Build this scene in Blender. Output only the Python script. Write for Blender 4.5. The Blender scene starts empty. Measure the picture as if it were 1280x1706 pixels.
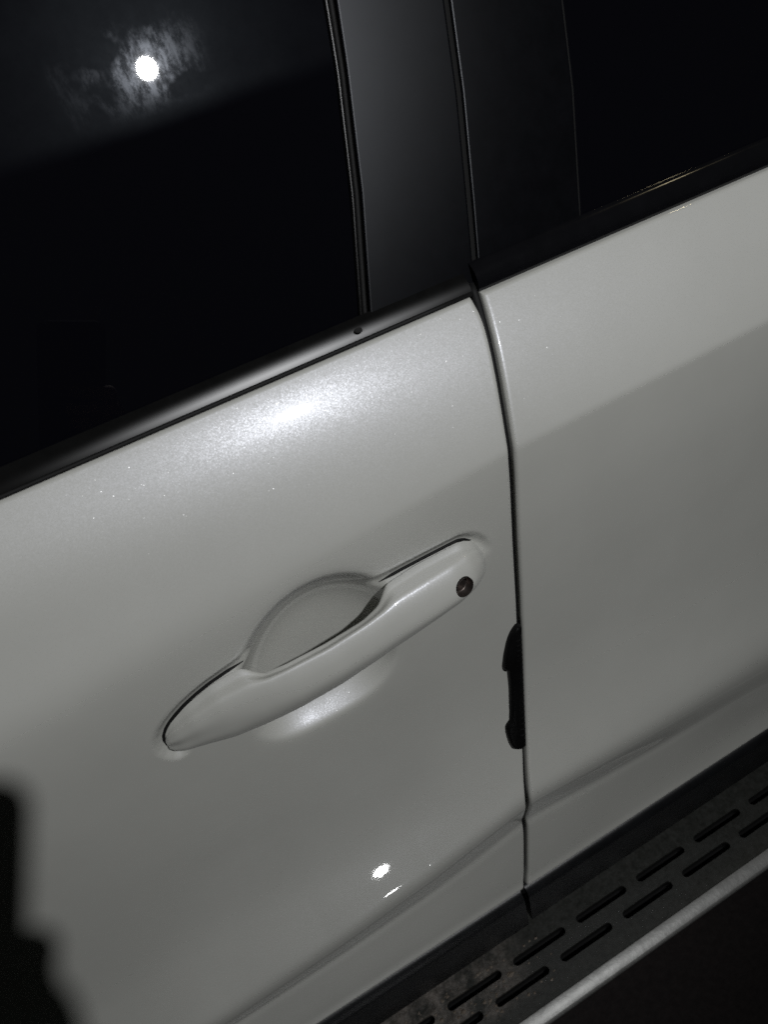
import bpy, bmesh, math, random
import numpy as np
from mathutils import Vector, Matrix
from mathutils.geometry import delaunay_2d_cdt

random.seed(7)
rng = np.random.default_rng(7)
scene = bpy.context.scene
col = scene.collection
PI = math.pi

# ------------------------------------------------------------------ camera
cam_data = bpy.data.cameras.new("camera")
cam = bpy.data.objects.new("camera", cam_data)
col.objects.link(cam)
CAM = Vector((-0.0467, -0.3366, 1.3409))
RIGHT = Vector((0.87227, -0.45813, -0.17106))
UP = Vector((0.43033, 0.55292, 0.71351))
BACK = Vector((-0.2323, -0.69598, 0.67944))
cam.matrix_world = Matrix(((RIGHT.x, UP.x, BACK.x, CAM.x), (RIGHT.y, UP.y, BACK.y, CAM.y),
                           (RIGHT.z, UP.z, BACK.z, CAM.z), (0, 0, 0, 1)))
cam_data.sensor_fit = 'HORIZONTAL'
cam_data.sensor_width = 36.0
cam_data.lens = 36.03
cam_data.clip_start = 0.02
cam_data.clip_end = 500
cam_data.dof.use_dof = True
cam_data.dof.focus_distance = 0.60
cam_data.dof.aperture_fstop = 13.0
scene.camera = cam

# ------------------------------------------------------------------ night sky
world = bpy.data.worlds.new("World")
scene.world = world
world.use_nodes = True
bg = world.node_tree.nodes["Background"]
bg.inputs[0].default_value = (0.72, 0.80, 0.72, 1)
bg.inputs[1].default_value = 0.010

# ------------------------------------------------------------------ lamps
def lamp(name, loc, power, radius, color):
    d = bpy.data.lights.new(name, 'POINT')
    d.energy = power
    d.shadow_soft_size = radius
    d.color = color
    o = bpy.data.objects.new(name, d)
    o.location = loc
    col.objects.link(o)
    return o

LAMP = Vector((0.3073, -1.0232, 2.1476))
d = bpy.data.lights.new("lamp_above", 'SPOT')
d.energy = 60.0
d.shadow_soft_size = 0.021
d.color = (0.975, 0.985, 1.0)
d.spot_size = math.radians(66)
d.spot_blend = 1.0
d.use_soft_falloff = False
lo = bpy.data.objects.new("lamp_above", d)
lo.location = LAMP
lo.rotation_euler = (Vector((0.11, 0.05, 1.12)) - LAMP).to_track_quat('-Z', 'Y').to_euler()
col.objects.link(lo)
d = bpy.data.lights.new("ground_spot", 'SPOT')
d.energy = 1.0
d.shadow_soft_size = 0.021
d.spot_size = math.radians(19)
d.spot_blend = 0.35
lo = bpy.data.objects.new("ground_spot", d)
lo.location = (-0.109, -1.333, 0.138)
lo.rotation_euler = (Vector((-0.03, -0.04, 0.56)) - Vector(lo.location)).to_track_quat('-Z', 'Y').to_euler()
col.objects.link(lo)
lamp("street_lamp_light", (4.65, 0.95, 6.1), 12.0, 0.09, (1.0, 0.86, 0.55))

scene.view_settings.view_transform = 'Standard'
scene.view_settings.look = 'None'
scene.view_settings.gamma = 1.0
scene.view_settings.use_curve_mapping = False
scene.view_settings.exposure = 0.0
scene.cycles.use_denoising = False
scene.cycles.max_bounces = 8
scene.cycles.caustics_reflective = False
scene.cycles.blur_glossy = 0.3
scene.cycles.sample_clamp_indirect = 1.5

# ------------------------------------------------------------------ materials
def mat(name):
    m = bpy.data.materials.new(name)
    m.use_nodes = True
    nt = m.node_tree
    for n in list(nt.nodes):
        nt.nodes.remove(n)
    out = nt.nodes.new('ShaderNodeOutputMaterial')
    return m, nt, out

def N(nt, kind, **kw):
    n = nt.nodes.new(kind)
    for k, v in kw.items():
        setattr(n, k, v)
    return n

def L(nt, a, b):
    nt.links.new(a, b)

def setin(node, **kw):
    for k, v in kw.items():
        node.inputs[k.replace('_', ' ')].default_value = v

def noise(nt, vec, scale, detail=4, rough=0.5):
    n = N(nt, 'ShaderNodeTexNoise')
    n.inputs['Scale'].default_value = scale
    n.inputs['Detail'].default_value = detail
    n.inputs['Roughness'].default_value = rough
    L(nt, vec, n.inputs['Vector'])
    return n

def ramp(nt, fac, stops):
    r = N(nt, 'ShaderNodeValToRGB')
    while len(r.color_ramp.elements) < len(stops):
        r.color_ramp.elements.new(0.5)
    for e, (p, c) in zip(r.color_ramp.elements, stops):
        e.position = p
        e.color = (c, c, c, 1) if not isinstance(c, tuple) else (*c, 1)
    L(nt, fac, r.inputs['Fac'])
    return r

def math_n(nt, op, a, b=None, c=None):
    m = N(nt, 'ShaderNodeMath', operation=op)
    for i, v in enumerate((a, b, c)):
        if v is None:
            continue
        if isinstance(v, (int, float)):
            m.inputs[i].default_value = v
        else:
            L(nt, v, m.inputs[i])
    return m.outputs[0]

def vmath(nt, op, a, b=None, scale=None):
    m = N(nt, 'ShaderNodeVectorMath', operation=op)
    for i, v in enumerate((a, b)):
        if v is None:
            continue
        if isinstance(v, tuple):
            m.inputs[i].default_value = v
        else:
            L(nt, v, m.inputs[i])
    if scale is not None:
        m.inputs['Scale'].default_value = scale
    return m.outputs[0]

def paint_material():
    m, nt, out = mat("pearl_paint")
    tc = N(nt, 'ShaderNodeTexCoord').outputs['Object']
    geo = N(nt, 'ShaderNodeNewGeometry')
    # body colour with very faint film of dust
    n1 = noise(nt, tc, 9, 5, 0.6)
    base = ramp(nt, n1.outputs['Fac'], [(0.3, (0.515, 0.515, 0.474)), (0.7, (0.555, 0.555, 0.512))])
    pr = N(nt, 'ShaderNodeBsdfPrincipled')
    L(nt, base.outputs[0], pr.inputs['Base Color'])
    setin(pr, Roughness=0.6)
    pr.inputs['Specular IOR Level'].default_value = 0.2
    pr.inputs['Coat Weight'].default_value = 1.0
    pr.inputs['Coat Roughness'].default_value = 0.035
    pr.inputs['Coat IOR'].default_value = 1.5
    # orange peel and dust grains on the clear coat
    np_ = noise(nt, tc, 150, 2, 0.5)
    bump = N(nt, 'ShaderNodeBump')
    setin(bump, Strength=0.03, Distance=0.0005)
    L(nt, np_.outputs['Fac'], bump.inputs['Height'])
    L(nt, bump.outputs[0], pr.inputs['Coat Normal'])
    # pearl flakes: every cell is a platelet with its own tilt
    v = N(nt, 'ShaderNodeTexVoronoi')
    v.inputs['Scale'].default_value = 1700
    L(nt, tc, v.inputs['Vector'])
    tilt = vmath(nt, 'SCALE', vmath(nt, 'SUBTRACT', v.outputs['Color'], (0.5, 0.5, 0.5)), scale=0.075)
    nn = vmath(nt, 'NORMALIZE', vmath(nt, 'ADD', geo.outputs['Normal'], tilt))
    fl = N(nt, 'ShaderNodeBsdfGlossy')
    fl.inputs['Color'].default_value = (0.80, 0.81, 0.90, 1)
    fl.inputs['Roughness'].default_value = 0.50
    L(nt, nn, fl.inputs['Normal'])
    v2 = N(nt, 'ShaderNodeTexVoronoi')
    v2.inputs['Scale'].default_value = 1000
    L(nt, tc, v2.inputs['Vector'])
    tilt2 = vmath(nt, 'SCALE', vmath(nt, 'SUBTRACT', v2.outputs['Color'], (0.5, 0.5, 0.5)), scale=0.42)
    nn2 = vmath(nt, 'NORMALIZE', vmath(nt, 'ADD', geo.outputs['Normal'], tilt2))
    sp = N(nt, 'ShaderNodeBsdfGlossy')
    sp.inputs['Color'].default_value = (1, 1, 1, 1)
    sp.inputs['Roughness'].default_value = 0.12
    L(nt, nn2, sp.inputs['Normal'])
    near = math_n(nt, 'LESS_THAN', v2.outputs['Distance'], 0.27)
    fl2 = N(nt, 'ShaderNodeBsdfGlossy')
    fl2.inputs['Color'].default_value = (0.84, 0.86, 0.93, 1)
    fl2.inputs['Roughness'].default_value = 0.26
    L(nt, nn, fl2.inputs['Normal'])
    mix0 = N(nt, 'ShaderNodeMixShader')
    mix0.inputs[0].default_value = 0.024
    L(nt, pr.outputs[0], mix0.inputs[1])
    L(nt, fl2.outputs[0], mix0.inputs[2])
    mix1 = N(nt, 'ShaderNodeMixShader')
    mix1.inputs[0].default_value = 0.105
    L(nt, mix0.outputs[0], mix1.inputs[1])
    L(nt, fl.outputs[0], mix1.inputs[2])
    mix2 = N(nt, 'ShaderNodeMixShader')
    L(nt, math_n(nt, 'MULTIPLY', near, 0.003), mix2.inputs[0])
    L(nt, mix1.outputs[0], mix2.inputs[1])
    L(nt, sp.outputs[0], mix2.inputs[2])
    L(nt, mix2.outputs[0], out.inputs[0])
    return m

def plastic(name, color, rough, spec=0.5, bump_scale=None, bump=0.0, coat=0.0, dust=0.0, rvar=1.0):
    m, nt, out = mat(name)
    tc = N(nt, 'ShaderNodeTexCoord').outputs['Object']
    pr = N(nt, 'ShaderNodeBsdfPrincipled')
    n1 = noise(nt, tc, 35, 6, 0.65)
    lo_ = tuple(c * 0.85 for c in color)
    hi_ = tuple(c * 1.15 + dust for c in color)
    r = ramp(nt, n1.outputs['Fac'], [(0.35, lo_), (0.7, hi_)])
    L(nt, r.outputs[0], pr.inputs['Base Color'])
    rr = ramp(nt, n1.outputs['Fac'], [(0.3, max(0.0, rough - 0.03 * rvar)), (0.7, min(1.0, rough + 0.04 * rvar))])
    L(nt, rr.outputs[0], pr.inputs['Roughness'])
    pr.inputs['Specular IOR Level'].default_value = spec
    pr.inputs['Coat Weight'].default_value = coat
    pr.inputs['Coat Roughness'].default_value = 0.08
    if bump_scale:
        nb = noise(nt, tc, bump_scale, 3, 0.6)
        b = N(nt, 'ShaderNodeBump')
        setin(b, Strength=bump, Distance=0.001)
        L(nt, nb.outputs['Fac'], b.inputs['Height'])
        L(nt, b.outputs[0], pr.inputs['Normal'])
    L(nt, pr.outputs[0], out.inputs[0])
    return m

def satin(name, color, rough, fac, tint=(1, 1, 1)):
    """black plastic whose sheen falls off quickly"""
    m, nt, out = mat(name)
    tc = N(nt, 'ShaderNodeTexCoord').outputs['Object']
    n1 = noise(nt, tc, 70, 6, 0.7)
    df = N(nt, 'ShaderNodeBsdfDiffuse')
    r = ramp(nt, n1.outputs['Fac'], [(0.35, tuple(c * 0.8 for c in color)), (0.7, tuple(c * 1.2 for c in color))])
    L(nt, r.outputs[0], df.inputs[0])
    gl = N(nt, 'ShaderNodeBsdfAnisotropic')
    gl.distribution = 'BECKMANN'
    gl.inputs['Color'].default_value = (*tint, 1)
    gl.inputs['Roughness'].default_value = rough
    mx = N(nt, 'ShaderNodeMixShader')
    mx.inputs[0].default_value = fac * 0.036
    L(nt, df.outputs[0], mx.inputs[1])
    L(nt, gl.outputs[0], mx.inputs[2])
    L(nt, mx.outputs[0], out.inputs[0])
    return m

def metal(name, color, rough, bump_scale=120, bump=0.15, metallic=0.75):
    m, nt, out = mat(name)
    tc = N(nt, 'ShaderNodeTexCoord').outputs['Object']
    pr = N(nt, 'ShaderNodeBsdfPrincipled')
    n1 = noise(nt, tc, 60, 6, 0.7)
    r = ramp(nt, n1.outputs['Fac'], [(0.3, tuple(c * 0.7 for c in color)), (0.65, color)])
    L(nt, r.outputs[0], pr.inputs['Base Color'])
    setin(pr, Metallic=metallic, Roughness=rough)
    nb = noise(nt, tc, bump_scale, 3, 0.6)
    b = N(nt, 'ShaderNodeBump')
    setin(b, Strength=bump, Distance=0.001)
    L(nt, nb.outputs['Fac'], b.inputs['Height'])
    L(nt, b.outputs[0], pr.inputs['Normal'])
    L(nt, pr.outputs[0], out.inputs[0])
    return m

def glass_material():
    """dark tinted pane; dust lies on it above the line the door seal wipes, smeared in one patch"""
    m, nt, out = mat("tinted_glass")
    tc = N(nt, 'ShaderNodeTexCoord').outputs['Object']
    sep = N(nt, 'ShaderNodeSeparateXYZ')
    L(nt, tc, sep.inputs[0])
    x, z = sep.outputs['X'], sep.outputs['Z']
    pane = N(nt, 'ShaderNodeBsdfPrincipled')
    setin(pane, Base_Color=(0.0025, 0.0025, 0.004, 1), Roughness=0.012)
    pane.inputs['Specular IOR Level'].default_value = 0.5
    tr = N(nt, 'ShaderNodeBsdfTransparent')
    tr.inputs[0].default_value = (0.5, 0.5, 0.55, 1)
    mg = N(nt, 'ShaderNodeMixShader')
    mg.inputs[0].default_value = 0.06
    L(nt, pane.outputs[0], mg.inputs[1])
    L(nt, tr.outputs[0], mg.inputs[2])
    # film above the wiped line
    wob = noise(nt, tc, 18, 4, 0.6)
    zz = math_n(nt, 'ADD', z, math_n(nt, 'MULTIPLY', math_n(nt, 'SUBTRACT', wob.outputs['Fac'], 0.5), 0.004))
    mr = N(nt, 'ShaderNodeMapRange', interpolation_type='SMOOTHSTEP')
    mr.inputs['From Min'].default_value = 1.2215
    mr.inputs['From Max'].default_value = 1.2345
    L(nt, zz, mr.inputs['Value'])
    fine = noise(nt, tc, 40, 8, 0.75)
    fm = math_n(nt, 'MULTIPLY', mr.outputs[0], math_n(nt, 'ADD', math_n(nt, 'MULTIPLY', fine.outputs['Fac'], 0.7), 0.3))
    # smeared patch with a ragged outline
    jag = noise(nt, vmath(nt, 'MULTIPLY', tc, (1.0, 0.4, 0.45)), 160, 6, 0.85)
    jag2 = noise(nt, tc, 30, 3, 0.6)
    j = math_n(nt, 'MULTIPLY', math_n(nt, 'SUBTRACT', jag.outputs['Fac'], 0.5), 0.034)
    j2 = math_n(nt, 'MULTIPLY', math_n(nt, 'SUBTRACT', jag2.outputs['Fac'], 0.5), 0.014)
    px = math_n(nt, 'ADD', x, j2)
    pz = math_n(nt, 'ADD', z, j)
    def step(v, a, b):
        q = N(nt, 'ShaderNodeMapRange', interpolation_type='SMOOTHSTEP')
        q.inputs['From Min'].default_value = a
        q.inputs['From Max'].default_value = b
        L(nt, v, q.inputs['Value'])
        return q.outputs[0]
    pm = math_n(nt, 'MULTIPLY', step(px, -0.011, -0.008), step(px, 0.082, 0.066))
    pm = math_n(nt, 'MULTIPLY', pm, step(pz, 1.272, 1.258))
    pm = math_n(nt, 'MULTIPLY', pm, step(z, 1.228, 1.246))
    streak = noise(nt, vmath(nt, 'MULTIPLY', tc, (1.0, 0.6, 0.40)), 210, 8, 0.85)
    sr = ramp(nt, streak.outputs['Fac'], [(0.44, 0.10), (0.57, 1.0)])
    big = noise(nt, tc, 33, 3, 0.6)
    pm = math_n(nt, 'MULTIPLY', pm, ramp(nt, big.outputs['Fac'], [(0.44, 0.05), (0.52, 1.0)]).outputs[0])
    pm = math_n(nt, 'MULTIPLY', pm, sr.outputs[0])
    # shaders of the two deposits
    gl = N(nt, 'ShaderNodeBsdfGlossy')
    gl.inputs['Color'].default_value = (0.8, 0.9, 1.0, 1)
    gl.inputs['Roughness'].default_value = 0.30
    df = N(nt, 'ShaderNodeBsdfDiffuse')
    df.inputs[0].default_value = (0.45, 0.5, 0.52, 1)
    mf = N(nt, 'ShaderNodeMixShader')
    mf.inputs[0].default_value = 0.75
    L(nt, gl.outputs[0], mf.inputs[1])
    L(nt, df.outputs[0], mf.inputs[2])
    m1 = N(nt, 'ShaderNodeMixShader')
    L(nt, math_n(nt, 'MULTIPLY', fm, 0.0050), m1.inputs[0])
    L(nt, mg.outputs[0], m1.inputs[1])
    L(nt, mf.outputs[0], m1.inputs[2])
    gl2 = N(nt, 'ShaderNodeBsdfGlossy')
    gl2.inputs['Color'].default_value = (0.85, 0.9, 1.0, 1)
    gl2.inputs['Roughness'].default_value = 0.16
    m2 = N(nt, 'ShaderNodeMixShader')
    L(nt, math_n(nt, 'MULTIPLY', pm, 0.0016), m2.inputs[0])
    L(nt, m1.outputs[0], m2.inputs[1])
    L(nt, gl2.outputs[0], m2.inputs[2])
    L(nt, m2.outputs[0], out.inputs[0])
    return m

def tread_material():
    """dark ribbed plate with dried mud towards the front"""
    m, nt, out = mat("tread_plate")
    tc = N(nt, 'ShaderNodeTexCoord').outputs['Object']
    sep = N(nt, 'ShaderNodeSeparateXYZ')
    L(nt, tc, sep.inputs[0])
    pr = N(nt, 'ShaderNodeBsdfPrincipled')
    n1 = noise(nt, tc, 45, 8, 0.7)
    mr = N(nt, 'ShaderNodeMapRange', interpolation_type='SMOOTHSTEP')
    mr.inputs['From Min'].default_value = 0.10
    mr.inputs['From Max'].default_value = 0.02
    L(nt, sep.outputs['X'], mr.inputs['Value'])
    inner = N(nt, 'ShaderNodeMapRange', interpolation_type='SMOOTHSTEP')
    inner.inputs['From Min'].default_value = -0.120
    inner.inputs['From Max'].default_value = -0.104
    L(nt, sep.outputs['Y'], inner.inputs['Value'])
    mud = math_n(nt, 'MULTIPLY', mr.outputs[0], inner.outputs[0])
    mud = math_n(nt, 'MULTIPLY', mud, ramp(nt, n1.outputs['Fac'], [(0.38, 0.0), (0.66, 0.85)]).outputs[0])
    n2 = noise(nt, tc, 160, 6, 0.7)
    plate = ramp(nt, n2.outputs['Fac'], [(0.3, (0.022, 0.023, 0.020)), (0.7, (0.038, 0.039, 0.035))])
    dirt = ramp(nt, n2.outputs['Fac'], [(0.3, (0.075, 0.064, 0.054)), (0.7, (0.30, 0.265, 0.235))])
    mx = N(nt, 'ShaderNodeMix', data_type='RGBA')
    L(nt, mud, mx.inputs['Factor'])
    L(nt, plate.outputs[0], mx.inputs['A'])
    L(nt, dirt.outputs[0], mx.inputs['B'])
    L(nt, mx.outputs['Result'], pr.inputs['Base Color'])
    L(nt, ramp(nt, n2.outputs['Fac'], [(0.3, 0.30), (0.7, 0.55)]).outputs[0], pr.inputs['Roughness'])
    b = N(nt, 'ShaderNodeBump')
    setin(b, Strength=0.5, Distance=0.002)
    L(nt, math_n(nt, 'ADD', math_n(nt, 'MULTIPLY', mud, n1.outputs['Fac']), math_n(nt, 'MULTIPLY', n2.outputs['Fac'], 0.15)), b.inputs['Height'])
    L(nt, b.outputs[0], pr.inputs['Normal'])
    L(nt, pr.outputs[0], out.inputs[0])
    return m

def ground_material():
    m, nt, out = mat("asphalt")
    tc = N(nt, 'ShaderNodeTexCoord').outputs['Object']
    pr = N(nt, 'ShaderNodeBsdfPrincipled')
    n1 = noise(nt, tc, 90, 8, 0.7)
    r = ramp(nt, n1.outputs['Fac'], [(0.3, (0.016, 0.012, 0.012)), (0.7, (0.035, 0.028, 0.027))])
    L(nt, r.outputs[0], pr.inputs['Base Color'])
    setin(pr, Roughness=0.9)
    b = N(nt, 'ShaderNodeBump')
    setin(b, Strength=0.6, Distance=0.006)
    L(nt, n1.outputs['Fac'], b.inputs['Height'])
    L(nt, b.outputs[0], pr.inputs['Normal'])
    L(nt, pr.outputs[0], out.inputs[0])
    return m

M_PAINT = paint_material()
M_GLASS = glass_material()
M_TREAD = tread_material()
M_GROUND = ground_material()
M_PILLAR = satin("pillar_satin_black", (0.0035, 0.0036, 0.0045), 0.37, 0.55, (0.92, 0.95, 1.0))
M_MOULD = satin("moulding_satin_black", (0.006, 0.006, 0.006), 0.32, 0.8)
M_GLOSS = plastic("moulding_gloss_black", (0.005, 0.005, 0.006), 0.10, 0.5)
M_RUBBER = plastic("black_rubber", (0.006, 0.006, 0.006), 0.65, 0.25)
M_CLAD = plastic("cladding_grained_plastic", (0.0075, 0.008, 0.009), 0.40, 0.5, 700, 0.12, dust=0.001)
M_INNER = plastic("inner_shade_black", (0.008, 0.008, 0.008), 0.8, 0.2)  # black carries the shade behind the gaps in its colour
M_GUARD = plastic("guard_rubber", (0.004, 0.004, 0.004), 0.4, 0.3)
M_TRIM = metal("edge_trim_aluminium", (0.30, 0.30, 0.288), 0.42, 160, 0.2, 0.4)
M_LOCK = metal("lock_steel", (0.13, 0.11, 0.10), 0.42, 120, 0.0, 0.9)
M_MUD = plastic("dried_mud", (0.16, 0.13, 0.10), 0.45, 0.5, 200, 0.6, dust=0.05)
M_PHONE = plastic("phone_black", (0.002, 0.002, 0.002), 1.0, 0.02)
M_SKIN = plastic("skin", (0.13, 0.08, 0.055), 0.8, 0.15)
M_SLEEVE = plastic("dark_cloth", (0.02, 0.02, 0.024), 0.95, 0.1, 600, 0.4)

# ------------------------------------------------------------------ mesh helpers
def mesh_obj(name, verts, faces, m, parent=None, smooth=True, label=None, kind=None):
    me = bpy.data.meshes.new(name)
    me.from_pydata([tuple(map(float, v)) for v in verts], [], faces)
    bm = bmesh.new()
    bm.from_mesh(me)
    bmesh.ops.recalc_face_normals(bm, faces=bm.faces)
    bm.to_mesh(me)
    bm.free()
    return link(name, me, m, parent, smooth, label, kind)

def link(name, me, m, parent=None, smooth=True, label=None, kind=None):
    me.materials.clear()
    me.materials.append(m)
    if smooth:
        me.polygons.foreach_set('use_smooth', [True] * len(me.polygons))
    o = bpy.data.objects.new(name, me)
    col.objects.link(o)
    if parent:
        o.parent = parent
    if label:
        o['label'] = label
    if kind:
        o['kind'] = kind
    return o

def grid_obj(name, P, m, parent=None, flip=False, label=None):
    """P: array rows x cols x 3"""
    r, c, _ = P.shape
    idx = np.arange(r * c).reshape(r, c)
    a, b, cc, dd = idx[:-1, :-1], idx[:-1, 1:], idx[1:, 1:], idx[1:, :-1]
    q = np.stack([a, b, cc, dd] if not flip else [a, dd, cc, b], -1).reshape(-1, 4)
    me = bpy.data.meshes.new(name)
    me.vertices.add(r * c)
    me.vertices.foreach_set('co', P.reshape(-1).astype(np.float32))
    me.loops.add(q.size)
    me.loops.foreach_set('vertex_index', q.reshape(-1).astype(np.int32))
    me.polygons.add(len(q))
    me.polygons.foreach_set('loop_start', np.arange(0, q.size, 4, dtype=np.int32))
    me.update(calc_edges=True)
    me.validate()
    return link(name, me, m, parent, True, label)

def tube(name, pts, rad, m, parent=None, sides=10, label=None):
    pts = [Vector(p) for p in pts]
    verts, faces = [], []
    n = len(pts)
    for i, p in enumerate(pts):
        t = (pts[min(i + 1, n - 1)] - pts[max(i - 1, 0)]).normalized()
        u = t.cross(Vector((0, 1, 0.2))).normalized()
        w = t.cross(u).normalized()
        r_ = rad[i] if isinstance(rad, (list, tuple)) else rad
        for k in range(sides):
            a = 2 * PI * k / sides
            verts.append(p + u * math.cos(a) * r_ + w * math.sin(a) * r_)
    for i in range(n - 1):
        for k in range(sides):
            faces.append((i * sides + k, i * sides + (k + 1) % sides, (i + 1) * sides + (k + 1) % sides, (i + 1) * sides + k))
    faces.append(tuple(range(sides)))
    faces.append(tuple((n - 1) * sides + k for k in reversed(range(sides))))
    return mesh_obj(name, verts, faces, m, parent, True, label)

def sweep_x(name, section, xs, m, parent=None, closed=True, label=None, xfun=None):
    """sweep a (y, z) section along x; xfun(x, y, z) may move it"""
    k = len(section)
    verts, faces = [], []
    for x in xs:
        for (y, z) in section:
            verts.append((x, y, z) if xfun is None else xfun(x, y, z))
    for i in range(len(xs) - 1):
        for j in range(k if closed else k - 1):
            a, b = i * k + j, i * k + (j + 1) % k
            faces.append((a, b, b + k, a + k))
    if closed:
        faces.append(tuple(range(k)))
        faces.append(tuple((len(xs) - 1) * k + j for j in reversed(range(k))))
    o = mesh_obj(name, verts, faces, m, parent, True, label)
    auto_smooth(o, 42)
    return o

def auto_smooth(o, ang=35):
    me = o.data
    bm = bmesh.new()
    bm.from_mesh(me)
    for e in bm.edges:
        if len(e.link_faces) == 2 and e.calc_face_angle(0) > math.radians(ang):
            e.smooth = False
    bm.to_mesh(me)
    bm.free()

def catmull_closed(pts, per):
    pts = np.array(pts, float)
    n = len(pts)
    out = []
    for i in range(n):
        p0, p1, p2, p3 = pts[(i - 1) % n], pts[i], pts[(i + 1) % n], pts[(i + 2) % n]
        for k in range(per):
            t = k / per
            out.append(0.5 * ((2 * p1) + (-p0 + p2) * t + (2 * p0 - 5 * p1 + 4 * p2 - p3) * t * t + (-p0 + 3 * p1 - 3 * p2 + p3) * t ** 3))
    return np.array(out)

def sstep(a, b, v):
    t = np.clip((v - a) / (b - a), 0, 1)
    return t * t * (3 - 2 * t)

# ------------------------------------------------------------------ ground
g = 60.0
go = mesh_obj('ground', [(-g, -g, 0), (g, -g, 0), (g, g, 0), (-g, g, 0)], [(0, 1, 2, 3)], M_GROUND, smooth=False)
go['kind'] = 'structure'
go['label'] = 'dark asphalt ground below the running board'

# ------------------------------------------------------------------ the car
car = bpy.data.objects.new('car', None)
col.objects.link(car)
car['label'] = 'pearl white car with black window pillars and dark running board, seen at its doors'
car['category'] = 'car'

# body side: lean angle of the surface normal (degrees above level) against height
ANG = [(0.440, 26), (0.4872, 26), (0.4905, 10), (0.5582, 9), (0.5770, 9), (0.5800, 20), (0.5825, 20), (0.5880, -6), (0.5970, -13), (0.6270, -12), (0.6450, 8), (0.6560, 26),
       (0.6863, 22), (0.7033, 19), (0.7406, 13), (0.7891, 6), (0.8602, 2), (0.9256, 1.5), (1.0028, 5), (1.0078, 26),
       (1.0439, 33), (1.0724, 41.5), (1.086, 44), (1.12, 47)]
ZT = np.arange(0.43, 1.1205, 0.0005)
_a = np.interp(ZT, [q[0] for q in ANG], [q[1] for q in ANG])
def integrate(ang):
    y = np.concatenate([[0], np.cumsum(np.tan(np.radians((ang[1:] + ang[:-1]) / 2)) * 0.0005)])
    return y - np.interp(0.907, ZT, y)
def gauss(a, s):
    k = int(4 * s / 0.0005)
    w = np.exp(-0.5 * (np.arange(-k, k + 1) * 0.0005 / s) ** 2)
    return np.convolve(np.pad(a, k, mode='edge'), w / w.sum(), 'valid')
_low = 1 - sstep(0.70, 0.80, ZT)
_as = gauss(_a, 0.0012) * (1 - _low) + gauss(_a, 0.0035) * _low
Y_SHARP = integrate(_as)
_up = sstep(0.86, 0.93, ZT) * (1 - sstep(1.055, 1.085, ZT))
Y_SOFT = integrate(_as * (1 - _up) + gauss(_a, 0.016) * _up)
_b = np.where((ZT > 0.585) & (ZT < 0.66), np.interp(ZT, [0.585, 0.61, 0.63, 0.66], [6, 4, 10, 25]), _a)
Y_FADE = integrate(gauss(_b, 0.018))
Y_FADE = Y_FADE - (np.interp(0.50, ZT, Y_FADE) - np.interp(0.50, ZT, Y_SHARP)) * (1 - sstep(0.50, 0.68, ZT))
D1X = [-0.8, -0.173, -0.08, 0.029, 0.092, 0.163, 0.24, 0.39, 0.9]
D1V = [-0.045, -0.0206, -0.0157, -0.0100, -0.0055, -0.0005, 0.001, 0.003, 0.008]
D2X = [-0.8, -0.193, -0.094, 0.0126, 0.1075, 0.130, 0.205, 0.28, 0.9]
D2V = [-0.066, -0.054, -0.047, -0.031, -0.006, -0.002, -0.011, -0.016, -0.02]
def body_y(x, z):
    """outer surface of the doors (y grows into the car)"""
    x = np.asarray(x, float)
    z = np.asarray(z, float)
    d1 = np.interp(x, D1X, D1V) * np.exp(-0.5 * ((z - 1.0) / 0.035) ** 2)
    d2 = np.interp(x, D2X, D2V) * sstep(0.48, 0.57, z) * (1 - sstep(0.66, 0.86, z))
    q = z - d1 - d2
    s, f, fd = np.interp(q, ZT, Y_SHARP), np.interp(q, ZT, Y_SOFT), np.interp(q, ZT, Y_FADE)
    w = 1 - sstep(-0.10, 0.34, x)
    wf = sstep(0.09, 0.48, x) * 0.95
    low = 1 - sstep(0.70, 0.80, z)
    y = s * (1 - w) + f * w
    return y * (1 - wf * low) + fd * wf * low
GZ = [0.43, 0.46, 0.4764, 0.4806, 0.5, 0.5237, 0.547, 0.5705, 0.605, 0.6435, 0.659, 0.6731, 0.6871, 0.7018, 0.7172, 0.7333, 0.75, 0.7673, 0.7852, 0.8034, 0.8214, 0.8391, 0.8567, 0.8739, 0.8907, 0.9068, 0.9225, 0.9375, 0.9518, 0.9654, 0.9785, 0.9911, 1.0029, 1.0127, 1.0217, 1.0304, 1.0388, 1.047, 1.055, 1.0627, 1.0703, 1.0778, 1.0849, 1.0927, 1.12]
GX = [0.092, 0.0965, 0.1006, 0.1023, 0.1077, 0.112, 0.1161, 0.1196, 0.121, 0.1212, 0.1253, 0.1296, 0.1339, 0.1378, 0.1414, 0.1447, 0.1476, 0.1501, 0.1522, 0.1539, 0.1553, 0.1566, 0.1577, 0.1585, 0.1592, 0.1599, 0.1605, 0.1613, 0.1621, 0.163, 0.164, 0.1648, 0.1658, 0.1675, 0.1693, 0.1713, 0.1733, 0.1755, 0.1775, 0.1798, 0.1817, 0.1834, 0.1863, 0.1868, 0.1895]
_gz = np.arange(0.40, 1.14, 0.002)
_gx = np.interp(_gz, GZ, GX)
_gx = np.convolve(np.pad(_gx, 4, mode='edge'), np.ones(9) / 9, 'valid')
def gap_x(z):
    return np.interp(z, _gz, _gx)

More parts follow.
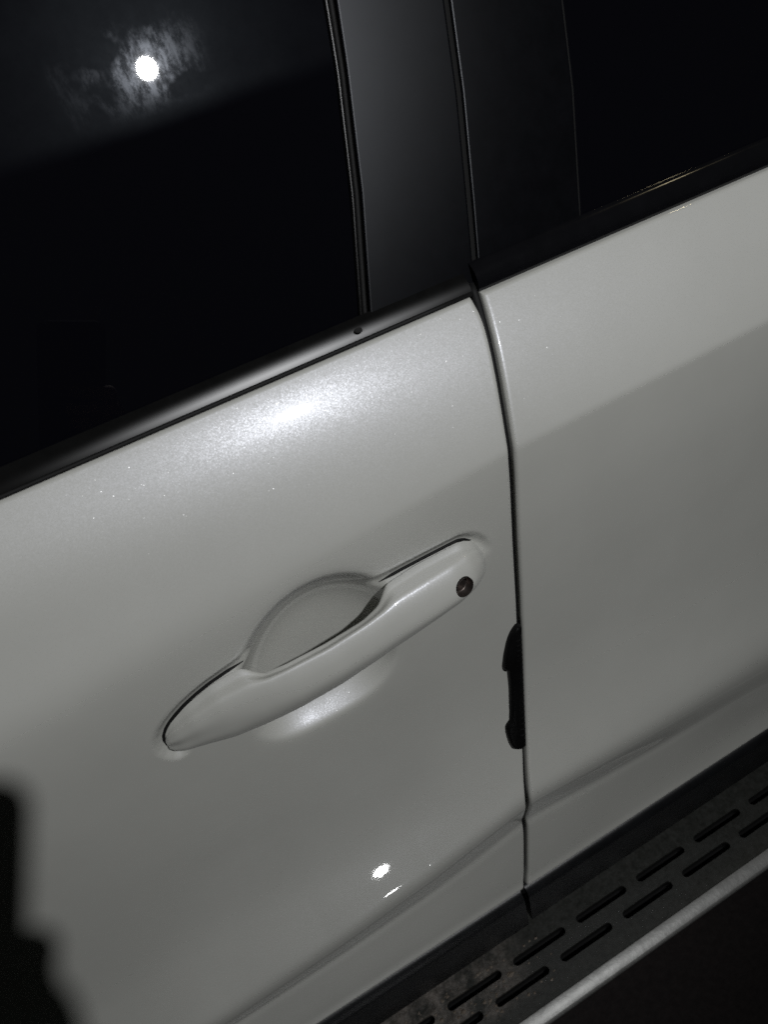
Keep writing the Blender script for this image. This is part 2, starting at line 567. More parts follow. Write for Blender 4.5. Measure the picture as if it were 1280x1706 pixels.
# handle outline where it meets the door (x, z)
SEAL_BACK = [(0.0535, 0.9500), (0.070, 0.9508), (0.090, 0.9510), (0.108, 0.9510), (0.1150, 0.9508), (0.1205, 0.9488), (0.1255, 0.9448),
             (0.1295, 0.9385), (0.1322, 0.931), (0.1330, 0.9235)]
SEAL_FRONT = [(-0.0520, 0.9424), (-0.065, 0.9408), (-0.0784, 0.9383), (-0.089, 0.9350), (-0.0976, 0.9315), (-0.1055, 0.9272),
              (-0.1115, 0.9230), (-0.1160, 0.9188), (-0.1192, 0.9140), (-0.1208, 0.9090), (-0.1209, 0.9046), (-0.1196, 0.9000), (-0.1165, 0.8960)]
def poly_dist(x, z, poly):
    best = np.full(x.shape, 1e9)
    for (ax, az), (bx, bz) in zip(poly[:-1], poly[1:]):
        dx, dz = bx - ax, bz - az
        t = np.clip(((x - ax) * dx + (z - az) * dz) / (dx * dx + dz * dz), 0, 1)
        best = np.minimum(best, np.hypot(x - ax - t * dx, z - az - t * dz))
    return best
DISH_C, DISH_R, DISH_D = (-0.0035, 0.9120), (0.0620, 0.0672), 0.027
def dish(x, z):
    u, w = np.abs(x - DISH_C[0] - 0.13 * (z - DISH_C[1])) / DISH_R[0], (z - DISH_C[1]) / DISH_R[1]
    e = 2.0 + 0.9 * sstep(0.1, 0.7, -w)
    s = (u ** e + np.abs(w) ** e) ** (1 / e)
    f = DISH_D * (1 - s ** (3.4 + 0.8 * sstep(0.0, 0.6, -w)))
    k = 0.0045
    return 0.5 * (f + np.sqrt(f * f + k * k)) * (1 - sstep(1.03, 1.4, s))
def handle_relief(x, z):
    dd = np.minimum(poly_dist(x, z, SEAL_BACK), poly_dist(x, z, SEAL_FRONT))
    fade = 1 - sstep(0.945, 0.925, z) * sstep(0.10, 0.115, x) * 1.0
    groove = 0.0042 * fade * (1 - sstep(0.0005, 0.0095, dd))
    return dish(x, z) + groove

def edge_rows(r, flange, n=5):
    """(distance from edge, inward depth) pairs from the flange end to the flat"""
    rows = [(0.0, r + flange), (0.0, r + flange * 0.4)]
    for k in range(n + 1):
        ph = PI / 2 * (1 - k / n)
        rows.append((r * (1 - math.sin(ph)), r * (1 - math.cos(ph))))
    return rows

Z_TOP, Z_BOT = 1.0890, 0.4805
def z_rows():
    top = [(Z_TOP - s, dep) for s, dep in edge_rows(0.0016, 0.014)]
    bot = [(Z_BOT + s, dep) for s, dep in edge_rows(0.0040, 0.012)]
    zs = []
    z = Z_BOT + 0.0052
    while z < Z_TOP - 0.0055:
        zs.append(z)
        if 0.835 < z < 0.985: z += 0.0013
        elif 0.985 <= z < 1.02: z += 0.0010
        elif 0.56 < z < 0.67: z += 0.0016
        else: z += 0.0028
    rows = bot + [(q, 0.0) for q in zs] + top[::-1]
    return np.array(rows)

def door_skin(name, side, fine_to, far, parent, label, relief):
    rows = z_rows()
    ss = [(s, dep) for s, dep in edge_rows(0.0032, 0.022)]
    s = 0.0042
    while s < far:
        ss.append((s, 0.0))
        s += 0.0014 if s < fine_to else min(0.012, 0.0014 + (s - fine_to) * 0.15)
    ss = np.array(ss)
    Z = np.repeat(rows[:, :1], len(ss), 1)
    DR = np.repeat(rows[:, 1:], len(ss), 1)
    S = np.repeat(ss[None, :, 0], len(rows), 0)
    DS = np.repeat(ss[None, :, 1], len(rows), 0)
    gx = gap_x(Z)
    # the upper rear corner of the door is rounded off
    rnd = 0.004 * np.clip((Z - (Z_TOP - 0.02)) / 0.02, 0, 1) ** 2
    X = gx - 0.0021 - rnd - S if side < 0 else gx + 0.0021 + S
    Y = body_y(X, Z) + DR + DS
    if relief:
        Y = Y + handle_relief(X, Z)
    P = np.stack([X, Y, Z], -1)
    return grid_obj(name, P, M_PAINT, parent, flip=(side > 0), label=label)

front_door = door_skin('front_door', -1, 0.31, 0.75, car, 'pearl white front door panel with pull handle', True)
rear_door = door_skin('rear_door', 1, 0.02, 0.85, car, 'pearl white rear door panel right of the shut line', False)

# inner body behind shut line and panes, coloured black to stand for shade
zs = np.linspace(0.20, 1.10, 60)
P = np.zeros((len(zs), 40, 3))
xs = np.linspace(-0.8, 1.0, 40)
P[..., 0] = xs[None, :]
P[..., 2] = zs[:, None]
P[..., 1] = np.maximum(body_y(np.full(60, 0.15), np.clip(zs, 0.44, 1.11)), -0.02)[:, None] + 0.055
grid_obj('inner_body_shade', P, M_INNER, car, label='inner body coloured black for the shade in the shut line')

# rubber seal added in the shut line to darken the gap
tube('shut_line_shade_seal', [(float(gap_x(z)), float(body_y(gap_x(z), z)) + 0.0085, z) for z in np.linspace(0.47, 1.092, 140)], 0.0034, M_RUBBER, car, 8, 'black rubber seal added to darken the shut line between the doors')

# ------------------------------------------------------------------ door handle
STN = [  # x, then (y, z) of: back top, ridge, bulge, lower edge, back underside
    (-0.1206, (0.002, 0.909), (0.0005, 0.9085), (0.000, 0.905), (0.0005, 0.9015), (0.002, 0.901)),
    (-0.1180, (0.002, 0.9155), (-0.0015, 0.9135), (-0.0028, 0.906), (-0.0015, 0.898), (0.002, 0.8965)),
    (-0.1115, (0.002, 0.9222), (-0.0042, 0.9185), (-0.0066, 0.9075), (-0.0045, 0.8965), (0.002, 0.8935)),
    (-0.0976, (0.002, 0.9308), (-0.0082, 0.9262), (-0.0116, 0.912), (-0.0085, 0.8968), (0.002, 0.8905)),
    (-0.0784, (0.002, 0.9376), (-0.0112, 0.9330), (-0.0168, 0.915), (-0.0140, 0.8966), (0.002, 0.8895)),
    (-0.0560, (0.001, 0.9405), (-0.0145, 0.9368), (-0.0220, 0.917), (-0.0180, 0.8980), (0.000, 0.8905)),
    (-0.0440, (-0.0066, 0.9328), (-0.0170, 0.9375), (-0.0242, 0.9175), (-0.0194, 0.8985), (-0.0070, 0.8940)),
    (-0.0300, (-0.0110, 0.9358), (-0.0187, 0.9378), (-0.0262, 0.918), (-0.0205, 0.8992), (-0.0105, 0.8975)),
    (0.0000, (-0.0118, 0.9365), (-0.0200, 0.9392), (-0.0280, 0.920), (-0.0212, 0.9012), (-0.0115, 0.9005)),
    (0.0300, (-0.0105, 0.9380), (-0.0195, 0.9428), (-0.0276, 0.9225), (-0.0207, 0.9055), (-0.0112, 0.9045)),
    (0.0440, (-0.0075, 0.9410), (-0.0185, 0.9448), (-0.0270, 0.924), (-0.0200, 0.9078), (-0.0080, 0.9055)),
    (0.0545, (0.000, 0.9485), (-0.0172, 0.9462), (-0.0266, 0.925), (-0.0198, 0.9092), (0.000, 0.9040)),
    (0.0800, (0.002, 0.9502), (-0.0158, 0.9472), (-0.0256, 0.9265), (-0.0190, 0.9128), (0.002, 0.9045)),
    (0.1000, (0.002, 0.9502), (-0.0142, 0.9472), (-0.0238, 0.9277), (-0.0176, 0.9150), (0.002, 0.9055)),
    (0.1150, (0.002, 0.9496), (-0.0112, 0.9452), (-0.0188, 0.9283), (-0.0132, 0.9152), (0.002, 0.9070)),
    (0.1250, (0.002, 0.9442), (-0.0066, 0.9405), (-0.0118, 0.9275), (-0.0078, 0.9152), (0.002, 0.9095)),
    (0.1305, (0.002, 0.9358), (-0.0026, 0.9335), (-0.0054, 0.9255), (-0.0032, 0.9165), (0.002, 0.9135)),
    (0.1328, (0.003, 0.9270), (0.0012, 0.9262), (0.0008, 0.9235), (0.0012, 0.9208), (0.003, 0.9200)),
]
sx = np.array([s[0] for s in STN])
sv = np.array([[c for p_ in s[1:] for c in p_] for s in STN])
hx = np.concatenate([np.linspace(-0.1206, -0.10, 18)[:-1], np.linspace(-0.10, 0.105, 120)[:-1], np.linspace(0.105, 0.1328, 30)])
fx = np.linspace(-0.1206, 0.1328, 1268)
hv = np.zeros((len(hx), 10))
for k in range(10):
    v = np.interp(fx, sx, sv[:, k])
    kk = 26
    w = np.exp(-0.5 * (np.arange(-kk, kk + 1) / 11.0) ** 2)
    sm = np.convolve(np.pad(v, kk, mode='edge'), w / w.sum(), 'valid')
    e = sstep(-0.1206, -0.112, fx) * (1 - sstep(0.122, 0.1328, fx))
    hv[:, k] = np.interp(hx, fx, v * (1 - e) + sm * e)
verts, faces = [], []
NS = None
for x, row in zip(hx, hv):
    T, Rg, F, Lw, U = row.reshape(5, 2)
    back = np.array([max(T[0], U[0]) + 0.004, (T[1] + U[1]) / 2]) if T[0] > -0.004 else np.array([(T[0] + U[0]) / 2 + 0.001, (T[1] + U[1]) / 2])
    ctrl = [T, T * 0.55 + Rg * 0.45, T * 0.16 + Rg * 0.84 + np.array([0, 0.0005]), Rg * 0.88 + F * 0.12 + np.array([-0.0003, 0]),
            Rg * 0.5 + F * 0.5 + np.array([-0.0012, 0.0]), F, F * 0.5 + Lw * 0.5 + np.array([-0.0016, -0.0008]), Lw, Lw * 0.5 + U * 0.5 + np.array([0, -0.0008]), U, back]
    sec = catmull_closed(ctrl, 4)
    NS = len(sec)
    # follow the door surface
    y0 = float(body_y(x, 0.915))
    for (yy, zz) in sec:
        verts.append((x, yy + y0 + 0.001, zz))
n = len(hx)
for i in range(n - 1):
    for j in range(NS):
        a, b = i * NS + j, i * NS + (j + 1) % NS
        faces.append((a, b, b + NS, a + NS))
faces.append(tuple(range(NS)))
faces.append(tuple((n - 1) * NS + j for j in reversed(range(NS))))
handle = mesh_obj('door_handle', verts, faces, M_PAINT, front_door, True, 'body coloured pull handle with key hole at its rear end')

# key hole cut into the rear end of the handle
KEY = Vector((0.1035, -0.0192, 0.9318))
KN = Vector((0.16, -0.94, 0.20)).normalized()
rot = KN.to_track_quat('Z', 'Y').to_matrix().to_4x4()
bm = bmesh.new()
bmesh.ops.create_cone(bm, cap_ends=True, segments=40, radius1=0.0074, radius2=0.0080, depth=0.03, matrix=Matrix.Translation(KEY + KN * 0.007) @ rot)
cme = bpy.data.meshes.new('cut')
bm.to_mesh(cme)
bm.free()
cutter = bpy.data.objects.new('cut', cme)
col.objects.link(cutter)
md = handle.modifiers.new('cut', 'BOOLEAN')
md.operation = 'DIFFERENCE'
md.object = cutter
md.solver = 'EXACT'
bpy.context.view_layer.update()
new = bpy.data.meshes.new_from_object(handle.evaluated_get(bpy.context.evaluated_depsgraph_get()))
handle.modifiers.clear()
handle.data = new
handle.data.materials.clear()
handle.data.materials.append(M_PAINT)
bpy.data.objects.remove(cutter)
bm = bmesh.new()
bm.from_mesh(handle.data)
for f in bm.faces:
    f.smooth = True
    f.material_index = 0
for e in bm.edges:
    if len(e.link_faces) == 2 and e.calc_face_angle(0) > math.radians(48):
        e.smooth = False
bm.to_mesh(handle.data)
bm.free()
# steel lock cylinder sunk into the hole
lverts, lfaces = [], []
prof = [(0.0074, -0.0008), (0.0071, -0.0016), (0.0067, -0.0070), (0.0059, -0.0076), (0.0044, -0.0072), (0.0, -0.0072)]
seg = 36
for (r_, h_) in prof:
    for k in range(seg):
        a = 2 * PI * k / seg
        lverts.append(Matrix.Translation(KEY + KN * 0.0022) @ rot @ Vector((r_ * math.cos(a), r_ * math.sin(a), h_)))
for i in range(len(prof) - 1):
    for k in range(seg):
        lfaces.append((i * seg + k, i * seg + (k + 1) % seg, (i + 1) * seg + (k + 1) % seg, (i + 1) * seg + k))
mesh_obj('lock_cylinder', lverts, lfaces, M_LOCK, front_door, True, 'dark steel key cylinder sunk in the handle end')

def on_door(x, z, off):
    return (x, float(body_y(x, z)) + float(handle_relief(np.array([x]), np.array([z]))[0] if off is None else 0) + (off or 0), z)
def dense(poly, n):
    poly = np.array(poly)
    t = np.concatenate([[0], np.cumsum(np.hypot(*np.diff(poly, axis=0).T))])
    u = np.linspace(0, t[-1], n)
    return np.stack([np.interp(u, t, poly[:, 0]), np.interp(u, t, poly[:, 1])], 1)
for poly, nm in ((SEAL_BACK[:-3], 'handle_seal'), (SEAL_FRONT[:-1], 'handle_seal')):
    pts = [(x, float(body_y(x, z)) + 0.0030, z + 0.0002) for x, z in dense(poly, 50)]
    k = len(pts)
    rad = [0.00115 * min(1, 0.25 + 6 * min(i, k - 1 - i) / k) for i in range(k)]
    tube(nm, pts, rad, M_RUBBER, front_door, 8)

# ------------------------------------------------------------------ rubber guard on the door edge
GOUT = [(0.1512, 0.8363), (0.1482, 0.8338), (0.1454, 0.8307), (0.1425, 0.8258), (0.1401, 0.8203), (0.1361, 0.8081), (0.1332, 0.7963), (0.1332, 0.7935), (0.1343, 0.7920),
        (0.1371, 0.7912), (0.1362, 0.7780), (0.1351, 0.7662), (0.1328, 0.7530), (0.1302, 0.7395), (0.1281, 0.7310), (0.1250, 0.7290), (0.1228, 0.7262), (0.1218, 0.7210), (0.1215, 0.7150),
        (0.1216, 0.7073), (0.1227, 0.7030), (0.1250, 0.7003), (0.1280, 0.6985), (0.1305, 0.6978)]
right_edge = [(float(gap_x(z)) - 0.0006, z) for z in np.linspace(0.699, 0.833, 16)]
outl = GOUT + right_edge
cx_ = lambda z: float(gap_x(z)) - 0.009
verts, faces = [], []
layers = [(0.004, 0.0), (-0.0010, 0.0), (-0.0032, 0.0007), (-0.0044, 0.0018), (-0.0050, 0.0034)]
for dy, inset in layers:
    for (x, z) in outl:
        c = Vector((cx_(z), 0, min(max(z, 0.703), 0.826)))
        p_ = Vector((x, 0, z))
        dv = c - p_
        p_ = p_ + dv.normalized() * min(inset, dv.length * 0.8)
        verts.append((p_.x, float(body_y(min(p_.x, gap_x(p_.z) - 0.001), p_.z)) + dy, p_.z))
k = len(outl)
for i in range(len(layers) - 1):
    for j in range(k):
        faces.append((i * k + j, i * k + (j + 1) % k, (i + 1) * k + (j + 1) % k, (i + 1) * k + j))
faces.append(tuple(range(k)))
faces.append(tuple((len(layers) - 1) * k + j for j in reversed(range(k))))
guard = mesh_obj('door_edge_guard', verts, faces, M_GUARD, front_door, True, 'black rubber guard clipped over the door edge')
auto_smooth(guard, 50)
gv, gf = [], []
for z in np.arange(0.712, 0.826, 0.0060):     # small grip ribs
    x1 = float(gap_x(z)) - 0.0022
    y = float(body_y(x1, z)) - 0.0053
    b0 = len(gv)
    for (dx, dz) in ((0, 0), (0, 0.0022), (-0.0062, 0.0030), (-0.0062, 0.0008)):
        gv.append((x1 + dx, y + 0.003, z + dz))
    for (dx, dz) in ((-0.0005, 0.0005), (-0.0005, 0.0017), (-0.0057, 0.0025), (-0.0057, 0.0013)):
        gv.append((x1 + dx, y - 0.0004, z + dz))
    gf += [(b0 + 4, b0 + 5, b0 + 6, b0 + 7)] + [(b0 + i, b0 + (i + 1) % 4, b0 + 4 + (i + 1) % 4, b0 + 4 + i) for i in range(4)]
mesh_obj('grip_rib', gv, gf, M_GUARD, front_door, False, 'fine ribs on the rubber door edge guard', 'stuff')

# ------------------------------------------------------------------ windows, pillars, mouldings
TH = math.tan(math.radians(24))
NG = Vector((0, -math.cos(math.radians(24)), math.sin(math.radians(24))))
def glass_pt(x, z, out=0.0):
    return Vector((x, 0.080 + (z - 1.095) * TH, z)) + NG * out

def line_x(pts):
    zz = [p_[1] for p_ in pts]
    xx = [p_[0] for p_ in pts]
    s0 = (xx[-1] - xx[-2]) / (zz[-1] - zz[-2])
    zz = [zz[0] - 0.1] + zz + [zz[-1] + 0.5]
    xx = [xx[0] - (xx[1] - xx[0]) / (pts[1][1] - pts[0][1]) * 0.1] + xx + [xx[-1] + s0 * 0.45]
    return lambda z: float(np.interp(z, zz, xx))
x_chan = line_x([(0.1061, 1.0947), (0.1288, 1.1606), (0.1461, 1.2224), (0.1534, 1.2561)])
x_pillar = line_x([(0.1118, 1.0947), (0.1342, 1.1606), (0.1512, 1.2224), (0.1590, 1.2561)])
x_gap = line_x([(0.1912, 1.0912), (0.2023, 1.1313), (0.2180, 1.1913), (0.2277, 1.2391)])
x_rear = line_x([(0.2780, 1.0980), (0.2805, 1.1073), (0.2977, 1.1738), (0.3059, 1.2212)])

def panel(name, fl, fr, z0, z1, out, thick, m, parent, label, bev=0.0018, nz=70):
    """flat panel between two edge curves with rounded-over sides"""
    zs_ = np.linspace(z0, z1, nz)
    cs = []
    for k in range(5):
        ph = PI / 2 * (1 - k / 4)
        cs.append((bev * (1 - math.sin(ph)), bev * (1 - math.cos(ph))))
    cols = [('l', 0.0, thick)] + [('l', s, d_) for s, d_ in cs]
    cols += [('l', bev * 1.2, 0.0), ('l', bev * 2.0, 0.0), ('m', 0.5, 0.0), ('r', bev * 2.0, 0.0), ('r', bev * 1.2, 0.0)] + [('r', s, d_) for s, d_ in cs[::-1]] + [('r', 0.0, thick)]
    P = np.zeros((nz, len(cols), 3))
    for i, z in enumerate(zs_):
        a, b = fl(z), fr(z)
        for j, (k, s, d_) in enumerate(cols):
            x = a + s if k == 'l' else b - s if k == 'r' else a + (b - a) * s
            crown = 0.0
            if k == 'm':
                crown = 0.0
            P[i, j] = glass_pt(x, z, out - d_ + crown)
    return grid_obj(name, P, m, parent, flip=True, label=label)

def pane(name, fl, fr, z0, z1, out, parent, label):
    zs_ = np.linspace(z0, z1, 24)
    P = np.zeros((24, 16, 3))
    for i, z in enumerate(zs_):
        for j, t in enumerate(np.linspace(0, 1, 16)):
            P[i, j] = glass_pt(fl(z) + (fr(z) - fl(z)) * t, z, out)
    return grid_obj(name, P, M_GLASS, parent, flip=True, label=label)

pane('window_pane', lambda z: -0.75, lambda z: x_chan(z) + 0.004, 1.06, 1.50, 0.0, front_door, 'dark tinted front window with a dusty smear reflecting the lamp')
pane('window_pane', lambda z: x_rear(z) - 0.02, lambda z: 0.95, 1.06, 1.50, -0.001, rear_door, 'dark tinted rear window')
panel('pillar_trim', x_pillar, lambda z: x_gap(z) - 0.0022, 1.085, 1.52, 0.0050, 0.0016, M_PILLAR, front_door, 'satin black pillar trim on the front door', bev=0.0014)
panel('pillar_trim', lambda z: x_gap(z) + 0.0016, x_rear, 1.085, 1.52, 0.0046, 0.012, M_PILLAR, rear_door, 'satin black pillar trim on the rear door', bev=0.0014)
# rubber channel along the rear edge of the front pane: two lips
zsv = np.linspace(1.085, 1.50, 60)
tube('window_channel', [glass_pt(x_chan(z) + 0.0006, z, 0.0012) for z in zsv], 0.0014, M_MOULD, front_door, 10, 'thin rubber lip along the pane edge')
tube('window_channel', [glass_pt(x_chan(z) + 0.0040, z, -0.0004) for z in zsv], 0.0020, M_RUBBER, front_door, 10)

tube('pillar_gap_shade', [glass_pt(x_gap(z), z, -0.0015) for z in zsv], 0.0046, M_INNER, car, 8, 'black filler standing for the shade between the two pillar trims')  # black tube added to cover the lit walls of the gap
# belt mouldings
yb = float(np.interp(1.0890, ZT, Y_SHARP))
def mould_section(h, bulge, lift=0.0, rounding=8):
    base = np.array([yb + 0.0040, 1.0895 + lift])
    top = np.array([0.0782 + (h + lift - 0.012) * 0.4, 1.0895 + lift + h])
    ns = np.array([-(top - base)[1], (top - base)[0]])
    ns = ns / np.linalg.norm(ns)
    sec = [tuple(base + (0.006, -0.010))]
    for k in range(rounding + 1):
        t = k / rounding
        b = math.sin(PI * t) ** 0.75 * bulge
        p_ = base + (top - base) * t + ns * b
        sec.append((p_[0], p_[1]))
    sec.append((top[0] + 0.004, top[1] - 0.004))
    return sec
def sub_x(a, b, step):
    return list(np.arange(a, b, step)) + [b]
sweep_x('belt_moulding', mould_section(0.0098, 0.0008, 0.0022), sub_x(-0.75, 0.1830, 0.02), M_MOULD, front_door, True, 'satin black belt moulding below the front window')
sweep_x('belt_moulding', mould_section(0.0165, 0.0042, -0.0006, 14), sub_x(0.1885, 0.95, 0.02), M_GLOSS, rear_door, True, 'gloss black belt moulding below the rear window')
tube('belt_gap_shade', [(x, yb + 0.0042, 1.0897) for x in sub_x(-0.75, 0.1830, 0.05)], 0.0019, M_RUBBER, front_door, 8)  # black tube added to keep the groove under the moulding dark
tube('pillar_edging', [glass_pt(x_rear(z) + 0.0004, z, 0.0030) for z in np.linspace(1.10, 1.50, 50)], 0.0010, M_INNER, rear_door, 8, 'thin edging between rear pillar trim and pane')
# hole in the front moulding, its darkness drawn as a black disc
pv, pf = [], []
pc = Vector((0.1005, 0.0701, 1.0966))
for r_, o_ in ((0.0025, 0.0), (0.0022, -0.0008), (0.0, -0.0008)):
    for k in range(18):
        a = 2 * PI * k / 18
        pv.append(pc + Vector((1, 0, 0)) * math.cos(a) * r_ * 1.15 + Vector((0, 0.80, 0.60)) * math.sin(a) * r_ * 0.8 + Vector((0, -0.60, 0.80)) * (-o_ ))
for i in range(2):
    for k in range(18):
        pf.append((i * 18 + k, i * 18 + (k + 1) % 18, (i + 1) * 18 + (k + 1) % 18, (i + 1) * 18 + k))
disc = mesh_obj('moulding_hole', pv, pf, M_RUBBER, front_door, False, 'small black disc drawn as the dark hole in the belt moulding')

# ------------------------------------------------------------------ lower cladding
def clad_section(z0, z1, outy, lip):
    y0 = -0.0600
    sec = [(y0 + 0.020, z0 - 0.001), (y0 + 0.004, z0 - 0.0005), (y0 + 0.001, z0 - 0.0016), (y0 - 0.0015, z0 - 0.0040),
           (y0 - 0.0015 - lip, z0 - 0.0100), (y0 - 0.0022 - lip, z0 - 0.0125), (y0 - 0.0024 - lip, z0 - 0.016)]
    sec += [(outy * 0.5 + (y0 - lip) * 0.5 - 0.001, z0 * 0.5 + z1 * 0.5), (outy, z1 + 0.004), (outy + 0.003, z1), (outy + 0.03, z1 - 0.004), (outy + 0.05, z1 + 0.01)]
    return sec
sweep_x('lower_cladding', clad_section(0.4795, 0.405, -0.0695, 0.0035), sub_x(-0.80, 0.0955, 0.03), M_CLAD, front_door, True, 'black plastic cladding along the front door bottom')
sweep_x('lower_cladding', clad_section(0.4795, 0.404, -0.0670, 0.0030), sub_x(0.1015, 1.0, 0.03), M_CLAD, rear_door, True, 'black plastic cladding along the rear door bottom')

# ------------------------------------------------------------------ running board
ZB = 0.36
board = sweep_x('running_board', [(-0.006, ZB - 0.004), (-0.006, ZB - 0.045), (-0.105, ZB - 0.05), (-0.128, ZB - 0.036), (-0.1295, ZB - 0.030), (-0.12, ZB - 0.028), (-0.03, ZB - 0.030)],
                sub_x(-0.95, 1.05, 0.2), M_RUBBER, car, True, 'dark running board with slotted tread and bright outer edge')
PITCH, SL, SW = 0.0876, 0.0708, 0.0094
slots = []
for k in range(-11, 12):
    for (y, x0) in ((-0.0806, 0.0637), (-0.1040, 0.0241)):
        xa = x0 + k * PITCH
        if -0.93 < xa < 0.95:
            slots.append((xa, xa + SL, y))
def slot_loop(xa, xb, y, w, n=5):
    r_ = w / 2
    pts = []
    for k in range(n + 1):
        a = -PI / 2 + PI * k / n
        pts.append((xb - r_ + r_ * math.cos(a), y + r_ * math.sin(a)))
    for k in range(n + 1):
        a = PI / 2 + PI * k / n
        pts.append((xa + r_ + r_ * math.cos(a), y + r_ * math.sin(a)))
    return pts
pv2 = [Vector(p_) for p_ in ((-0.95, -0.1310), (1.05, -0.1310), (1.05, -0.010), (-0.95, -0.010))]
ed = [(0, 1), (1, 2), (2, 3), (3, 0)]
for (xa, xb, y) in slots:
    b0 = len(pv2)
    lp = slot_loop(xa, xb, y, SW)
    pv2 += [Vector(p_) for p_ in lp]
    ed += [(b0 + i, b0 + (i + 1) % len(lp)) for i in range(len(lp))]
res = delaunay_2d_cdt(pv2, ed, [], 0, 1e-6)
rv, rf = res[0], res[2]
fs = []
for f in rf:
    c = sum((rv[i] for i in f), Vector((0, 0))) / len(f)
    inside = any(abs(c.y - y) < SW / 2 and xa + 0.0003 < c.x < xb - 0.0003 for (xa, xb, y) in slots)
    if not inside:
        fs.append(tuple(f))
me = bpy.data.meshes.new('tread_plate')
me.from_pydata([(v.x, v.y, ZB) for v in rv], [], fs)
bm = bmesh.new()
bm.from_mesh(me)
bmesh.ops.recalc_face_normals(bm, faces=bm.faces)
if sum(f.normal.z for f in bm.faces) < 0:
    bmesh.ops.reverse_faces(bm, faces=bm.faces)
ret = bmesh.ops.extrude_face_region(bm, geom=bm.faces[:])
for v in [e for e in ret['geom'] if isinstance(e, bmesh.types.BMVert)]:
    v.co.z -= 0.004
bmesh.ops.recalc_face_normals(bm, faces=bm.faces)
bm.to_mesh(me)
bm.free()
link('tread_plate', me, M_TREAD, board, False, 'dark slotted tread plate, muddy towards the front')
# a rubber liner under each slot
lp = slot_loop(0, SL, 0, SW + 0.002)
lv = [(x, y, -0.0045) for x, y in lp] + [(SL / 2 + (x - SL / 2) * 0.99, y * 0.85, -0.016) for x, y in lp]
k = len(lp)
lf = [(i, (i + 1) % k, k + (i + 1) % k, k + i) for i in range(k)] + [tuple(range(k, 2 * k))]
sm = None
for (xa, xb, y) in slots:
    if sm is None:
        o = mesh_obj('tread_slot', lv, lf, M_RUBBER, board, True)
        sm = o
    else:
        o = sm.copy()
        col.objects.link(o)
    o.location = (xa, y, ZB)
# bright outer edge
def trim_sec():
    return [(-0.1312, ZB - 0.008), (-0.1312, ZB + 0.0012), (-0.1318, ZB + 0.0017), (-0.1330, ZB + 0.0016), (-0.1440, ZB - 0.0012),
            (-0.1456, ZB - 0.0024), (-0.1464, ZB - 0.0044), (-0.1462, ZB - 0.010), (-0.1452, ZB - 0.012), (-0.1330, ZB - 0.013)]
trim = sweep_x('edge_trim', trim_sec(), sub_x(-0.95, 1.05, 0.05), M_TRIM, board, True, 'worn silver outer edge of the running board')
auto_smooth(trim, 40)
# crumbs of dried mud on the tread
mv, mf = [], []
for i in range(170):
    x = random.gauss(0.0, 0.055)
    y = random.uniform(-0.118, -0.066)
    if x > 0.12:
        continue
    if any(abs(y - sy) < SW / 2 + 0.001 and xa < x < xb for (xa, xb, sy) in slots):
        continue
    r_ = abs(random.gauss(0.0008, 0.0008)) + 0.0004
    b0 = len(mv)
    for (dx, dy, dz) in ((1, 0, 0), (0.4, 0.9, 0), (-0.7, 0.7, 0), (-1, -0.3, 0), (0.1, -1, 0), (0.1, 0.1, 0.7)):
        mv.append((x + dx * r_ * random.uniform(0.7, 1.6), y + dy * r_ * random.uniform(0.7, 1.2), ZB + 0.0002 + dz * r_))
    mf += [(b0 + q, b0 + (q + 1) % 5, b0 + 5) for q in range(5)]
mesh_obj('mud_crumbs', mv, mf, M_MUD, board, False, 'crumbs of dried mud on the tread plate', 'stuff')

# ------------------------------------------------------------------ hand and phone beside the lens: they throw the soft shadow at the lower left

def rel(x, y, z):
    """a point given to the right of, above and behind the place where the lens is held"""
    return CAM + RIGHT * x + UP * y + BACK * z

bm = bmesh.new()
bmesh.ops.create_cube(bm, size=1.0)
for v in bm.verts:
    v.co = Vector((v.co.x * 0.075 - 0.0170, v.co.y * 0.160 - 0.071, v.co.z * 0.008 + 0.009))
long_e = [e for e in bm.edges if abs(e.verts[0].co.z - e.verts[1].co.z) > 0.004]
bmesh.ops.bevel(bm, geom=long_e, offset=0.012, segments=8, affect='EDGES', profile=0.5)
for v in bm.verts:
    v.co = rel(*v.co)
me = bpy.data.meshes.new('phone')
bm.to_mesh(me)
bm.free()
ph = link('phone', me, M_PHONE, None, False)
ph['label'] = 'black phone held upright in front of the car door'
ph['category'] = 'phone'

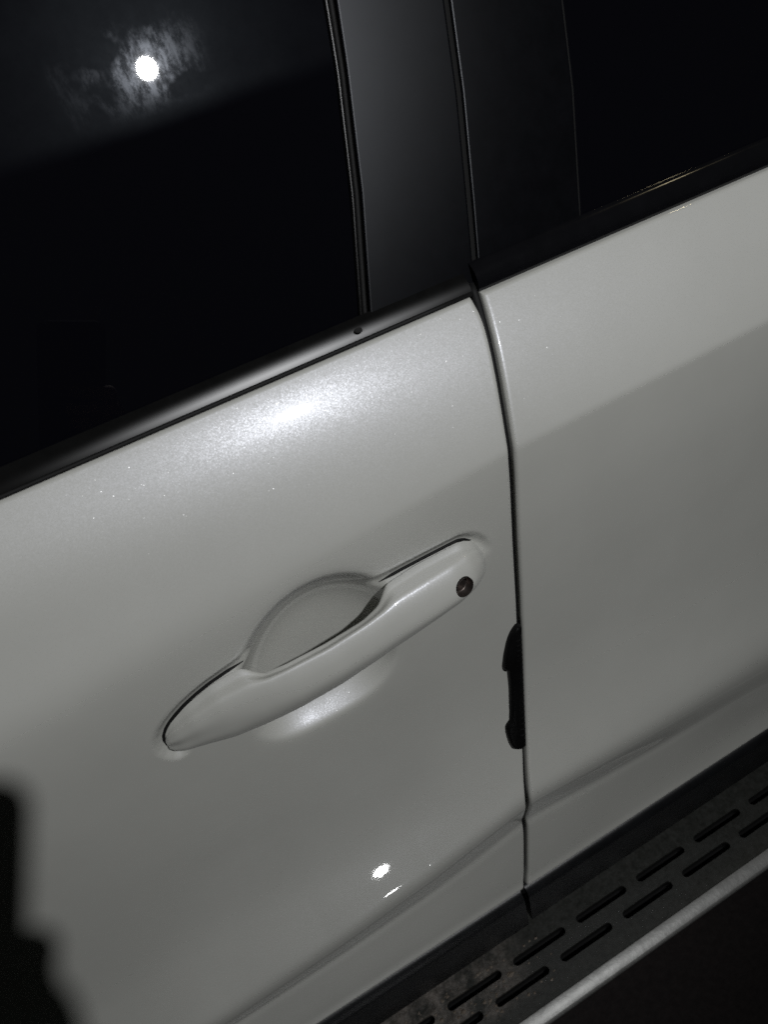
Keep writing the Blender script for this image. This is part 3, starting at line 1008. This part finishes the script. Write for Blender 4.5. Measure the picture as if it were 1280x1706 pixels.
# hand: palm on the phone's right edge, four fingers across its back, thumb on the screen side
joints, radii, links = [], [], []
def add(p_, r_, to=None):
    joints.append(rel(*p_))
    radii.append(r_)
    if to is not None:
        links.append((to, len(joints) - 1))
    return len(joints) - 1
wrist = add((0.030, -0.180, 0.020), 0.026)
add((0.040, -0.28, 0.012), 0.031, wrist)
palm = add((0.028, -0.140, 0.016), 0.029, wrist)
kn = add((0.027, -0.108, 0.014), 0.024, palm)
for (fy, ln, r_) in ((-0.074, 0.95, 0.0088), (-0.093, 1.05, 0.0094), (-0.112, 1.0, 0.0090), (-0.131, 0.82, 0.0080)):
    a = add((0.029 if fy < -0.08 else 0.023, fy, 0.006), r_ * 1.15, kn if fy > -0.12 else palm)
    b = add((0.023, fy + 0.002, -0.009), r_ * 1.05, a)
    c = add((0.023 - 0.030 * ln, fy + 0.004, -0.0105), r_, b)
    add((0.023 - 0.055 * ln, fy + 0.006, -0.006), r_ * 0.85, c)
t1 = add((0.028, -0.118, 0.034), 0.013, palm)
t2 = add((0.018, -0.086, 0.033), 0.0105, t1)
add((0.002, -0.062, 0.026), 0.009, t2)
me = bpy.data.meshes.new('person')
me.from_pydata([tuple(p_) for p_ in joints], links, [])
tmp = bpy.data.objects.new('person', me)
col.objects.link(tmp)
sk = tmp.modifiers.new('skin', 'SKIN')
for i, sv_ in enumerate(me.skin_vertices[0].data):
    sv_.radius = (radii[i], radii[i])
    sv_.use_root = (i == 0)
sub = tmp.modifiers.new('sub', 'SUBSURF')
sub.levels = 2
sub.render_levels = 2
bpy.context.view_layer.update()
hm = bpy.data.meshes.new_from_object(tmp.evaluated_get(bpy.context.evaluated_depsgraph_get()))
bpy.data.objects.remove(tmp)
person = link('person', hm, M_SKIN, None, True)
person['label'] = 'hand in a dark sleeve holding the phone before the car'
person['category'] = 'person'
sl_pts = [rel(0.028, -0.150, 0.018), rel(0.029, -0.157, 0.018), rel(0.031, -0.178, 0.018), rel(0.036, -0.225, 0.015), rel(0.042, -0.30, 0.010), rel(0.052, -0.42, 0.006)]
tube('sleeve', sl_pts, [0.036, 0.041, 0.043, 0.046, 0.050, 0.056], M_SLEEVE, person, 20)
